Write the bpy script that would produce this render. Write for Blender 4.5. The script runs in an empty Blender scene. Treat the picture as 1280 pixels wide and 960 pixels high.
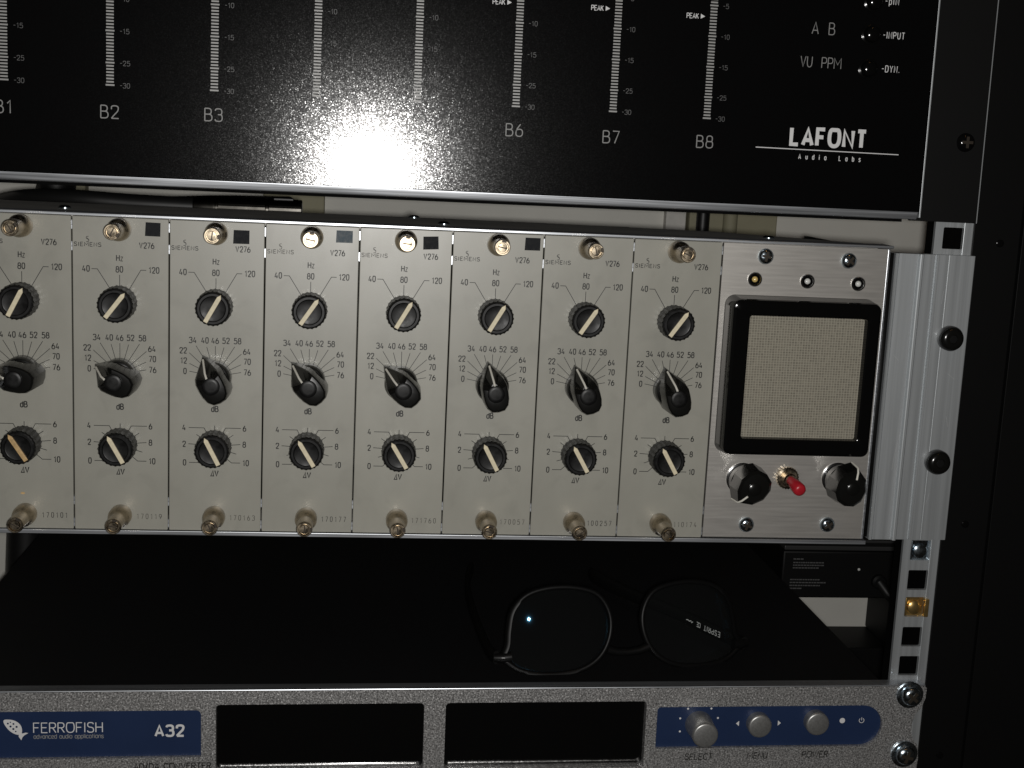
import bpy, bmesh, math, random
from mathutils import Matrix, Vector
random.seed(7)
MM = 0.001
scene = bpy.context.scene
COL = scene.collection

# ------------------------------------------------------------------ camera
cam_d = bpy.data.cameras.new("camera")
cam = bpy.data.objects.new("camera", cam_d)
COL.objects.link(cam)
R0 = Vector((0.99268604, -0.11103949, 0.04737773))
R1 = Vector((-0.02742264, 0.17478685, 0.98422434))
R2 = Vector((0.11756878, 0.97832499, -0.17046347))
CAM = Vector((-19.93, -571.52, 101.07))
m = Matrix.Identity(4)
for i in range(3):
    m[i][0] = R0[i]; m[i][1] = R1[i]; m[i][2] = -R2[i]; m[i][3] = CAM[i] * MM
cam.matrix_world = m
cam_d.sensor_width = 36.0
cam_d.lens = 1646.16 / 1280 * 36
cam_d.clip_start = 0.02
cam_d.clip_end = 50
scene.camera = cam

# ------------------------------------------------------------------ world and lamps
world = bpy.data.worlds.new("World")
scene.world = world
world.use_nodes = True
bg = world.node_tree.nodes["Background"]
bg.inputs[0].default_value = (1.0, 0.86, 0.72, 1)
bg.inputs[1].default_value = 0.007

def lamp(name, loc, power, radius, color):
    d = bpy.data.lights.new(name, 'POINT')
    d.energy = power; d.shadow_soft_size = radius * MM; d.color = color
    o = bpy.data.objects.new(name, d); COL.objects.link(o)
    o.location = Vector(loc) * MM
    return o
lamp("camera_flash", (CAM.x + 6, CAM.y, CAM.z - 3.0), 8.2, 7, (1.0, 0.98, 0.95))
lamp("warm_room_lamp", (420, -900, 1500), 1.0, 60, (1.0, 0.5, 0.18))
scene.view_settings.view_transform = 'Standard'
scene.view_settings.look = 'None'
scene.view_settings.exposure = 0.0
scene.view_settings.gamma = 1.0

# ------------------------------------------------------------------ materials
def mat(name, base, rough=0.5, metal=0.0, spec=0.5, coat=0.0, coat_rough=0.1, noise=None, bump=None, aniso=0.0,
        rvar=0.0, spark=None):
    """noise=(scale xyz, amount): colour mottling;  bump=(scale xyz, strength, distance mm, detail)"""
    mt = bpy.data.materials.new(name); mt.use_nodes = True
    nt = mt.node_tree; b = nt.nodes["Principled BSDF"]
    b.inputs["Base Color"].default_value = (*base, 1)
    b.inputs["Roughness"].default_value = rough
    b.inputs["Metallic"].default_value = metal
    b.inputs["Specular IOR Level"].default_value = spec
    b.inputs["Coat Weight"].default_value = coat
    b.inputs["Coat Roughness"].default_value = coat_rough
    b.inputs["Anisotropic"].default_value = aniso
    tc = nt.nodes.new("ShaderNodeTexCoord")
    def noise_node(sc, detail=4, rough_=0.6):
        mp = nt.nodes.new("ShaderNodeMapping"); mp.inputs["Scale"].default_value = sc
        nt.links.new(tc.outputs["Object"], mp.inputs[0])
        n = nt.nodes.new("ShaderNodeTexNoise"); n.inputs["Scale"].default_value = 1
        n.inputs["Detail"].default_value = detail; n.inputs["Roughness"].default_value = rough_
        nt.links.new(mp.outputs[0], n.inputs["Vector"]); return n
    if noise:
        n = noise_node(noise[0])
        r = nt.nodes.new("ShaderNodeMapRange")
        r.inputs[1].default_value = 0.3; r.inputs[2].default_value = 0.7
        r.inputs[3].default_value = 1 - noise[1]; r.inputs[4].default_value = 1 + noise[1]
        nt.links.new(n.outputs[0], r.inputs[0])
        mx = nt.nodes.new("ShaderNodeMix"); mx.data_type = 'RGBA'; mx.blend_type = 'MULTIPLY'
        mx.inputs[0].default_value = 1; mx.inputs[6].default_value = (*base, 1)
        nt.links.new(r.outputs[0], mx.inputs[7]); nt.links.new(mx.outputs[2], b.inputs["Base Color"])
        if rvar:
            r2 = nt.nodes.new("ShaderNodeMapRange")
            r2.inputs[1].default_value = 0.3; r2.inputs[2].default_value = 0.7
            r2.inputs[3].default_value = rough - rvar; r2.inputs[4].default_value = rough + rvar
            nt.links.new(n.outputs[0], r2.inputs[0]); nt.links.new(r2.outputs[0], b.inputs["Roughness"])
    if bump:
        n = noise_node(bump[0], bump[3] if len(bump) > 3 else 3)
        bp = nt.nodes.new("ShaderNodeBump"); bp.inputs["Strength"].default_value = bump[1]
        bp.inputs["Distance"].default_value = bump[2] * MM
        nt.links.new(n.outputs[0], bp.inputs["Height"]); nt.links.new(bp.outputs[0], b.inputs["Normal"])
    if spark:   # facets of a grainy lacquer: every grain has its own slightly tilted normal
        geo = nt.nodes.new("ShaderNodeNewGeometry"); acc = geo.outputs["Normal"]
        for f in (1.0, 1.37):
            v = nt.nodes.new("ShaderNodeTexVoronoi"); v.inputs["Scale"].default_value = spark[0]*f
            nt.links.new(tc.outputs["Object"], v.inputs["Vector"])
            a = nt.nodes.new("ShaderNodeVectorMath"); a.operation = 'SUBTRACT'; a.inputs[1].default_value = (0.5, 0.5, 0.5)
            nt.links.new(v.outputs["Color"], a.inputs[0])
            k = nt.nodes.new("ShaderNodeVectorMath"); k.operation = 'MULTIPLY_ADD'; k.inputs[1].default_value = s3(spark[1])
            nt.links.new(a.outputs[0], k.inputs[0]); nt.links.new(acc, k.inputs[2]); acc = k.outputs[0]
        nn = nt.nodes.new("ShaderNodeVectorMath"); nn.operation = 'NORMALIZE'
        nt.links.new(acc, nn.inputs[0]); nt.links.new(nn.outputs[0], b.inputs["Normal"])
    return mt

def s3(a): return (a, a, a)
M = {}
M['panel'] = mat('grey_enamel', (0.332, 0.325, 0.283), 0.36, spec=0.6, noise=((28, 28, 18), 0.07), rvar=0.05, bump=(s3(900), 0.06, 0.04))
# old enamel: every plate has its own tone, with faint handling grime
nt = M['panel'].node_tree; b = nt.nodes["Principled BSDF"]
src = b.inputs["Base Color"].links[0].from_socket
oi = nt.nodes.new("ShaderNodeObjectInfo"); rr = nt.nodes.new("ShaderNodeMapRange")
rr.inputs[3].default_value = 0.93; rr.inputs[4].default_value = 1.05; nt.links.new(oi.outputs["Random"], rr.inputs[0])
tc = nt.nodes.new("ShaderNodeTexCoord"); ofs = nt.nodes.new("ShaderNodeVectorMath"); ofs.operation = 'MULTIPLY_ADD'
ofs.inputs[1].default_value = (1, 1, 1); nt.links.new(tc.outputs["Object"], ofs.inputs[0]); nt.links.new(oi.outputs["Location"], ofs.inputs[2])
g1 = nt.nodes.new("ShaderNodeTexNoise"); g1.inputs["Scale"].default_value = 75; g1.inputs["Detail"].default_value = 6; g1.inputs["Distortion"].default_value = 0.6
nt.links.new(ofs.outputs[0], g1.inputs["Vector"])
gr = nt.nodes.new("ShaderNodeMapRange"); gr.inputs[1].default_value = 0.55; gr.inputs[2].default_value = 0.78; gr.inputs[3].default_value = 1.0; gr.inputs[4].default_value = 0.88
nt.links.new(g1.outputs[0], gr.inputs[0])
mu = nt.nodes.new("ShaderNodeMath"); mu.operation = 'MULTIPLY'; nt.links.new(rr.outputs[0], mu.inputs[0]); nt.links.new(gr.outputs[0], mu.inputs[1])
mx = nt.nodes.new("ShaderNodeMix"); mx.data_type = 'RGBA'; mx.blend_type = 'MULTIPLY'; mx.inputs[0].default_value = 1
nt.links.new(src, mx.inputs[6]); nt.links.new(mu.outputs[0], mx.inputs[7]); nt.links.new(mx.outputs[2], b.inputs["Base Color"])
M['ink'] = mat('black_ink', (0.012, 0.012, 0.011), 0.5)
M['ink_worn'] = mat('worn_ink', (0.07, 0.065, 0.055), 0.5)
M['knob'] = mat('black_bakelite', (0.005, 0.005, 0.005), 0.42, spec=0.3, noise=(s3(300), 0.4), rvar=0.1, bump=(s3(700), 0.1, 0.05))
M['gain'] = mat('black_gloss_plastic', (0.006, 0.006, 0.0055), 0.2, spec=0.55, bump=(s3(500), 0.1, 0.05))
M['cream'] = mat('ivory_pointer', (0.74, 0.66, 0.47), 0.5, noise=(s3(700), 0.15))
M['white'] = mat('white_line', (0.8, 0.78, 0.7), 0.5)
M['brass'] = mat('tarnished_nickel', (0.40, 0.335, 0.245), 0.31, 1.0, noise=(s3(260), 0.45), rvar=0.12, bump=(s3(600), 0.15, 0.05))
M['brass_dark'] = mat('slot_dark', (0.05, 0.04, 0.03), 0.5, 0.5)
M['alu'] = mat('mill_aluminium', (0.56, 0.585, 0.60), 0.5, 0.8, noise=((420, 420, 7), 0.06), rvar=0.04, bump=((900, 900, 8), 0.06, 0.04), aniso=0.0)
M['alu_h'] = mat('aluminium_edge', (0.55, 0.57, 0.60), 0.36, 0.9, noise=((14, 900, 900), 0.16), rvar=0.08, bump=((25, 1400, 1400), 0.2, 0.05))
M['brushed'] = mat('brushed_aluminium', (0.53, 0.508, 0.475), 0.46, 0.8, noise=((40, 900, 900), 0.05), rvar=0.03, bump=((50, 2500, 2500), 0.1, 0.02))
M['top'] = mat('grey_anodised', (0.62, 0.60, 0.56), 0.6, 0.0, noise=(s3(60), 0.15))
M['lafont'] = mat('black_lacquer', (0.0028, 0.0028, 0.003), 0.135, spec=0.38, coat=0.25, coat_rough=0.13, spark=(3300, 0.052))
M['black'] = mat('matt_black', (0.004, 0.004, 0.004), 0.55, spec=0.2, bump=(s3(900), 0.2, 0.05))
M['black_g'] = mat('gloss_black', (0.003, 0.003, 0.003), 0.12, spec=0.5)
M['lid'] = mat('black_powder_coat', (0.0055, 0.0055, 0.006), 0.6, spec=0.25, bump=(s3(1500), 0.25, 0.05))
M['led_off'] = mat('grey_meter_segment', (0.33, 0.33, 0.32), 0.4)
M['txt_dim'] = mat('dim_grey_print', (0.10, 0.10, 0.10), 0.5)
M['txt_mid'] = mat('grey_print', (0.24, 0.24, 0.235), 0.5)
M['txt_white'] = mat('white_print', (0.70, 0.70, 0.70), 0.5)
M['silver'] = mat('silver_hammer_paint', (0.43, 0.425, 0.42), 0.38, 0.65, noise=(s3(1300), 0.75), rvar=0.12, spark=(1900, 0.22))
M['blue'] = mat('blue_badge', (0.015, 0.029, 0.078), 0.4, spec=0.3, noise=(s3(40), 0.06))
M['zinc'] = mat('zinc_plating', (0.52, 0.60, 0.66), 0.22, 1.0, noise=(s3(400), 0.3), rvar=0.08)
M['chrome'] = mat('chrome', (0.6, 0.6, 0.6), 0.15, 1.0)
M['gold'] = mat('brass_cage_nut', (0.62, 0.42, 0.16), 0.3, 0.9, noise=(s3(300), 0.2))
M['red'] = mat('red_rubber', (0.42, 0.015, 0.025), 0.35)
M['led_y'] = mat('amber_lens', (0.75, 0.55, 0.2), 0.12, spec=0.8)
M['led_w'] = mat('clear_lens', (0.75, 0.75, 0.72), 0.1, spec=0.8)
M['wall'] = mat('painted_wall', (0.68, 0.665, 0.61), 0.8, noise=((12, 12, 12), 0.06), bump=(s3(400), 0.2, 0.2))
M['wall_g'] = mat('olive_trim', (0.30, 0.28, 0.19), 0.7, noise=(s3(20), 0.08))
M['cable'] = mat('black_cable', (0.006, 0.006, 0.006), 0.45)
M['sticker'] = mat('black_tape', (0.008, 0.009, 0.011), 0.6, spec=0.15, noise=(s3(500), 0.5), rvar=0.12, bump=(s3(500), 0.3, 0.1))
M['sticker_b'] = mat('slate_tape', (0.040, 0.060, 0.075), 0.5, spec=0.3, noise=(s3(500), 0.5), rvar=0.12, bump=(s3(500), 0.3, 0.1))
M['flock'] = mat('dull_black', (0.004, 0.004, 0.004), 0.9, spec=0.05)
M['rib'] = mat('dark_grey_paint', (0.03, 0.03, 0.03), 0.5)
M['glasses'] = mat('black_acetate', (0.004, 0.004, 0.004), 0.42, spec=0.18)
M['post'] = mat('black_cabinet_paint', (0.003, 0.003, 0.003), 0.55, spec=0.15, bump=(s3(700), 0.15, 0.05))

# speaker cloth: woven bump
mt = bpy.data.materials.new('woven_grille_cloth'); mt.use_nodes = True
nt = mt.node_tree; b = nt.nodes["Principled BSDF"]; b.inputs["Roughness"].default_value = 0.75
tc = nt.nodes.new("ShaderNodeTexCoord")
br = nt.nodes.new("ShaderNodeTexBrick")
mp = nt.nodes.new("ShaderNodeMapping"); mp.inputs["Rotation"].default_value = (math.pi / 2, 0, 0)
nt.links.new(tc.outputs["Object"], mp.inputs[0])
ns = nt.nodes.new("ShaderNodeTexNoise"); ns.inputs["Scale"].default_value = 500
ad = nt.nodes.new("ShaderNodeMix"); ad.data_type = 'VECTOR'; ad.inputs[0].default_value = 0.00025
nt.links.new(tc.outputs["Object"], ns.inputs["Vector"])
nt.links.new(mp.outputs[0], ad.inputs[4]); nt.links.new(ns.outputs["Color"], ad.inputs[5])
nt.links.new(ad.outputs[1], br.inputs["Vector"])
br.inputs["Scale"].default_value = 1000
br.offset = 0.0
br.inputs["Brick Width"].default_value = 1.25; br.inputs["Row Height"].default_value = 1.15
br.inputs["Mortar Size"].default_value = 0.30; br.inputs["Mortar Smooth"].default_value = 0.8
br.inputs["Color1"].default_value = (0.165, 0.15, 0.12, 1); br.inputs["Color2"].default_value = (0.24, 0.22, 0.175, 1)
br.inputs["Mortar"].default_value = (0.345, 0.322, 0.258, 1)
nt.links.new(br.outputs["Color"], b.inputs["Base Color"])
bp = nt.nodes.new("ShaderNodeBump"); bp.inputs["Strength"].default_value = 0.6; bp.inputs["Distance"].default_value = 0.0003; bp.invert = False
nt.links.new(br.outputs["Fac"], bp.inputs["Height"]); nt.links.new(bp.outputs[0], b.inputs["Normal"])
M['cloth'] = mt

# spectacle lens: thin clear sheet
mt = bpy.data.materials.new('clear_lens_sheet'); mt.use_nodes = True
nt = mt.node_tree; nt.nodes.clear()
o_ = nt.nodes.new("ShaderNodeOutputMaterial"); mxs = nt.nodes.new("ShaderNodeMixShader")
tr = nt.nodes.new("ShaderNodeBsdfTransparent"); gl = nt.nodes.new("ShaderNodeBsdfGlossy")
tr.inputs[0].default_value = (0.93, 0.95, 0.94, 1)
gl.inputs["Roughness"].default_value = 0.035; gl.inputs[0].default_value = (0.2, 0.62, 1.0, 1)
mxs.inputs[0].default_value = 0.02
df = nt.nodes.new('ShaderNodeBsdfDiffuse'); df.inputs[0].default_value = (0.5, 0.52, 0.52, 1)
mx2 = nt.nodes.new('ShaderNodeMixShader'); mx2.inputs[0].default_value = 0.006
nt.links.new(tr.outputs[0], mx2.inputs[1]); nt.links.new(df.outputs[0], mx2.inputs[2]); nt.links.new(mx2.outputs[0], mxs.inputs[1]); nt.links.new(gl.outputs[0], mxs.inputs[2]); nt.links.new(mxs.outputs[0], o_.inputs[0])
M['lens'] = mt

# ------------------------------------------------------------------ mesh helpers (millimetres)
class MB:
    def __init__(s): s.v = []; s.f = []
    def add(s, vs, fs):
        n = len(s.v); s.v += [tuple(p) for p in vs]; s.f += [tuple(i + n for i in f) for f in fs]; return s
    def box(s, x0, x1, y0, y1, z0, z1, bev=0.0):
        if bev <= 0:
            return s.add([(x0,y0,z0),(x1,y0,z0),(x1,y1,z0),(x0,y1,z0),(x0,y0,z1),(x1,y0,z1),(x1,y1,z1),(x0,y1,z1)],
                         [(0,3,2,1),(4,5,6,7),(0,1,5,4),(1,2,6,5),(2,3,7,6),(3,0,4,7)])
        bm = bmesh.new(); bmesh.ops.create_cube(bm, size=1)
        for v in bm.verts: v.co = Vector(((x0+x1)/2 + v.co.x*(x1-x0), (y0+y1)/2 + v.co.y*(y1-y0), (z0+z1)/2 + v.co.z*(z1-z0)))
        bmesh.ops.bevel(bm, geom=bm.edges[:], offset=bev, segments=2, profile=0.5, affect='EDGES')
        bm.verts.index_update()
        s.add([v.co[:] for v in bm.verts], [tuple(v.index for v in f.verts) for f in bm.faces]); bm.free(); return s
    def rings(s, rings, cap0=True, cap1=True, closed=True):
        n = len(rings[0]); vs = [p for r in rings for p in r]; fs = []
        for k in range(len(rings) - 1):
            for i in range(n if closed else n - 1):
                j = (i + 1) % n
                fs.append((k*n+i, k*n+j, (k+1)*n+j, (k+1)*n+i))
        if cap0: fs.append(tuple(range(n - 1, -1, -1)))
        if cap1: fs.append(tuple((len(rings)-1)*n + i for i in range(n)))
        return s.add(vs, fs)
    def lathe(s, prof, cx=0, cz=0, n=32, cap0=False, cap1=True):
        """profile of (radius, y) along the y axis, from the back forward"""
        return s.rings([[(cx + r*math.cos(2*math.pi*i/n), y, cz + r*math.sin(2*math.pi*i/n)) for i in range(n)] for r, y in prof], cap0, cap1)
    def prism(s, pts, y0, y1, bev=0.0):
        """outline in x,z extruded from y0 (back) to y1 (front), front edge chamfered"""
        rs = [[(x, y0, z) for x, z in pts]]
        if bev: rs += [[(x, y1 + bev, z) for x, z in pts], [(x, y1 + bev*0.3, z) for x, z in offset(pts, -bev*0.3)], [(x, y1, z) for x, z in offset(pts, -bev)]]
        else: rs += [[(x, y1, z) for x, z in pts]]
        return s.rings(rs)
    def sheet_holes(s, outer, holes, y0, y1):
        """plate in x,z with holes: back y0, front y1"""
        bm = bmesh.new(); loops = []
        for lp in [outer] + holes:
            vs = [bm.verts.new((x, y1, z)) for x, z in lp]; loops.append(len(vs))
            for i in range(len(vs)): bm.edges.new((vs[i], vs[(i+1) % len(vs)]))
        bmesh.ops.triangle_fill(bm, edges=bm.edges[:], use_beauty=True, normal=(0, -1, 0))
        bm.verts.index_update()
        V = [v.co[:] for v in bm.verts]; F = [tuple(v.index for v in f.verts) for f in bm.faces]; bm.free()
        n = len(V)
        s_v = V + [(x, y0, z) for x, _, z in V]
        fs = F + [tuple(i + n for i in reversed(f)) for f in F]
        k = 0
        for c in loops:
            for i in range(c):
                a, b_ = k + i, k + (i+1) % c
                fs.append((a, b_, b_ + n, a + n))
            k += c
        return s.add(s_v, fs)
    def tube(s, pts, r, n=10, caps=True):
        pts = [Vector(p) for p in pts]; rs = []
        rr = r if isinstance(r, (list, tuple)) else [r]*len(pts)
        up = None
        for i, p in enumerate(pts):
            t = (pts[min(i+1, len(pts)-1)] - pts[max(i-1, 0)]).normalized()
            if up is None:
                up = Vector((0,0,1)) if abs(t.z) < 0.9 else Vector((1,0,0))
            u = (up - t*up.dot(t)).normalized(); w = t.cross(u); up = u
            rs.append([tuple(p + rr[i]*(math.cos(2*math.pi*k/n)*u + math.sin(2*math.pi*k/n)*w)) for k in range(n)])
        return s.rings(rs, caps, caps)
    def ribbon(s, pts, w, y):
        """flat stroke of width w in the x,z plane at depth y"""
        if len(pts) < 2: return s
        L = []; Rr = []; n = len(pts)
        closed = n > 3 and abs(pts[0][0]-pts[-1][0]) < 1e-6 and abs(pts[0][1]-pts[-1][1]) < 1e-6
        for i, (x, z) in enumerate(pts):
            a = pts[i-1] if i > 0 else (pts[-2] if closed else None)
            c = pts[i+1] if i < n-1 else (pts[1] if closed else None)
            d1 = norm2(x-a[0], z-a[1]) if a else None
            d2 = norm2(c[0]-x, c[1]-z) if c else None
            d1 = d1 or d2; d2 = d2 or d1
            tx, tz = d1[0]+d2[0], d1[1]+d2[1]
            t = norm2(tx, tz) if abs(tx)+abs(tz) > 1e-6 else d1
            k = 1/max(0.8, t[0]*d1[0]+t[1]*d1[1])
            nx, nz = -t[1]*w/2*k, t[0]*w/2*k
            L.append((x+nx, y, z+nz)); Rr.append((x-nx, y, z-nz))
        vs = L + Rr
        return s.add(vs, [(i, n+i, n+i+1, i+1) for i in range(n-1)])
    def mesh(s, name, material, smooth=35):
        me = bpy.data.meshes.new(name)
        me.from_pydata([(x*MM, y*MM, z*MM) for x, y, z in s.v], [], s.f)
        me.materials.append(M[material] if isinstance(material, str) else material)
        bm = bmesh.new(); bm.from_mesh(me)
        bmesh.ops.recalc_face_normals(bm, faces=bm.faces[:]); bm.to_mesh(me); bm.free()
        if smooth:
            me.shade_smooth(); me.set_sharp_from_angle(angle=math.radians(smooth))
            ar = sorted(p.area for p in me.polygons); md = ar[len(ar)//2]
            for p in me.polygons:
                if p.area > 12*md: p.use_smooth = False
        me.update(); return me
    def flat(s, name, material):
        """printed matter: faces turned to the viewer's side (-y)"""
        me = bpy.data.meshes.new(name)
        me.from_pydata([(x*MM, y*MM, z*MM) for x, y, z in s.v], [], s.f)
        me.materials.append(M[material]); me.update(); return me

def norm2(x, z):
    l = math.hypot(x, z); return (x/l, z/l) if l > 1e-9 else None
def offset(pts, d):
    n = len(pts); A = sum(pts[i][0]*pts[(i+1)%n][1]-pts[(i+1)%n][0]*pts[i][1] for i in range(n))
    sg = 1 if A > 0 else -1; out = []
    for i in range(n):
        a, p, c = pts[i-1], pts[i], pts[(i+1) % n]
        d1 = norm2(p[0]-a[0], p[1]-a[1]) or (0, 0); d2 = norm2(c[0]-p[0], c[1]-p[1]) or d1
        n1 = (d1[1]*sg, -d1[0]*sg); n2 = (d2[1]*sg, -d2[0]*sg)
        nx, nz = n1[0]+n2[0], n1[1]+n2[1]; l = nx*nx+nz*nz
        k = 2/l if l > 0.3 else 1
        out.append((p[0]+nx*d*k, p[1]+nz*d*k))
    return out
def rrect(x0, x1, z0, z1, r, n=5):
    if not isinstance(r, (list, tuple)): r = [r]*4
    out = []
    for cx, cz, a0, rr in ((x1, z1, 0, r[0]), (x0, z1, 90, r[1]), (x0, z0, 180, r[2]), (x1, z0, 270, r[3])):
        sx = -1 if cx == x1 else 1; sz = -1 if cz == z1 else 1
        if rr <= 0: out.append((cx, cz)); continue
        for k in range(n+1):
            a = math.radians(a0 + 90*k/n)
            out.append((cx + sx*rr + rr*math.cos(a), cz + sz*rr + rr*math.sin(a)))
    return out
def circle(cx, cz, r, n=24): return [(cx + r*math.cos(2*math.pi*i/n), cz + r*math.sin(2*math.pi*i/n)) for i in range(n)]
def chaikin(p, it=2):
    closed = p[0] == p[-1]
    for _ in range(it):
        q = []
        if not closed: q.append(p[0])
        for a, b_ in zip(p, p[1:]):
            q += [(a[0]*.75+b_[0]*.25, a[1]*.75+b_[1]*.25), (a[0]*.25+b_[0]*.75, a[1]*.25+b_[1]*.75)]
        if not closed: q.append(p[-1])
        else: q.append(q[0])
        p = q
    return p
def catmull(P, n=6):
    P = [Vector(p) for p in P]; Q = [2*P[0]-P[1]] + P + [2*P[-1]-P[-2]]; out = []
    for i in range(1, len(Q)-2):
        for k in range(n):
            t = k/n
            out.append(0.5*((2*Q[i]) + (-Q[i-1]+Q[i+1])*t + (2*Q[i-1]-5*Q[i]+4*Q[i+1]-Q[i+2])*t*t + (-Q[i-1]+3*Q[i]-3*Q[i+1]+Q[i+2])*t**3))
    out.append(P[-1]); return out

def obj(name, me, parent=None, loc=(0, 0, 0), roty=0.0):
    o = bpy.data.objects.new(name, me); COL.objects.link(o)
    o.location = Vector(loc)*MM
    if roty: o.rotation_euler = (0, roty, 0)
    if parent: o.parent = parent
    return o
def thing(name, label, cat, loc=(0, 0, 0), group=None, roty=0.0):
    o = bpy.data.objects.new(name, None); COL.objects.link(o); o.empty_display_size = 0.01
    o.location = Vector(loc)*MM
    if roty: o.rotation_euler = (0, roty, 0)
    o['label'] = label; o['category'] = cat
    if group: o['group'] = group
    return o
def tag(o, label, cat, group=None):
    o['label'] = label; o['category'] = cat
    if group: o['group'] = group
    return o

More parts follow.
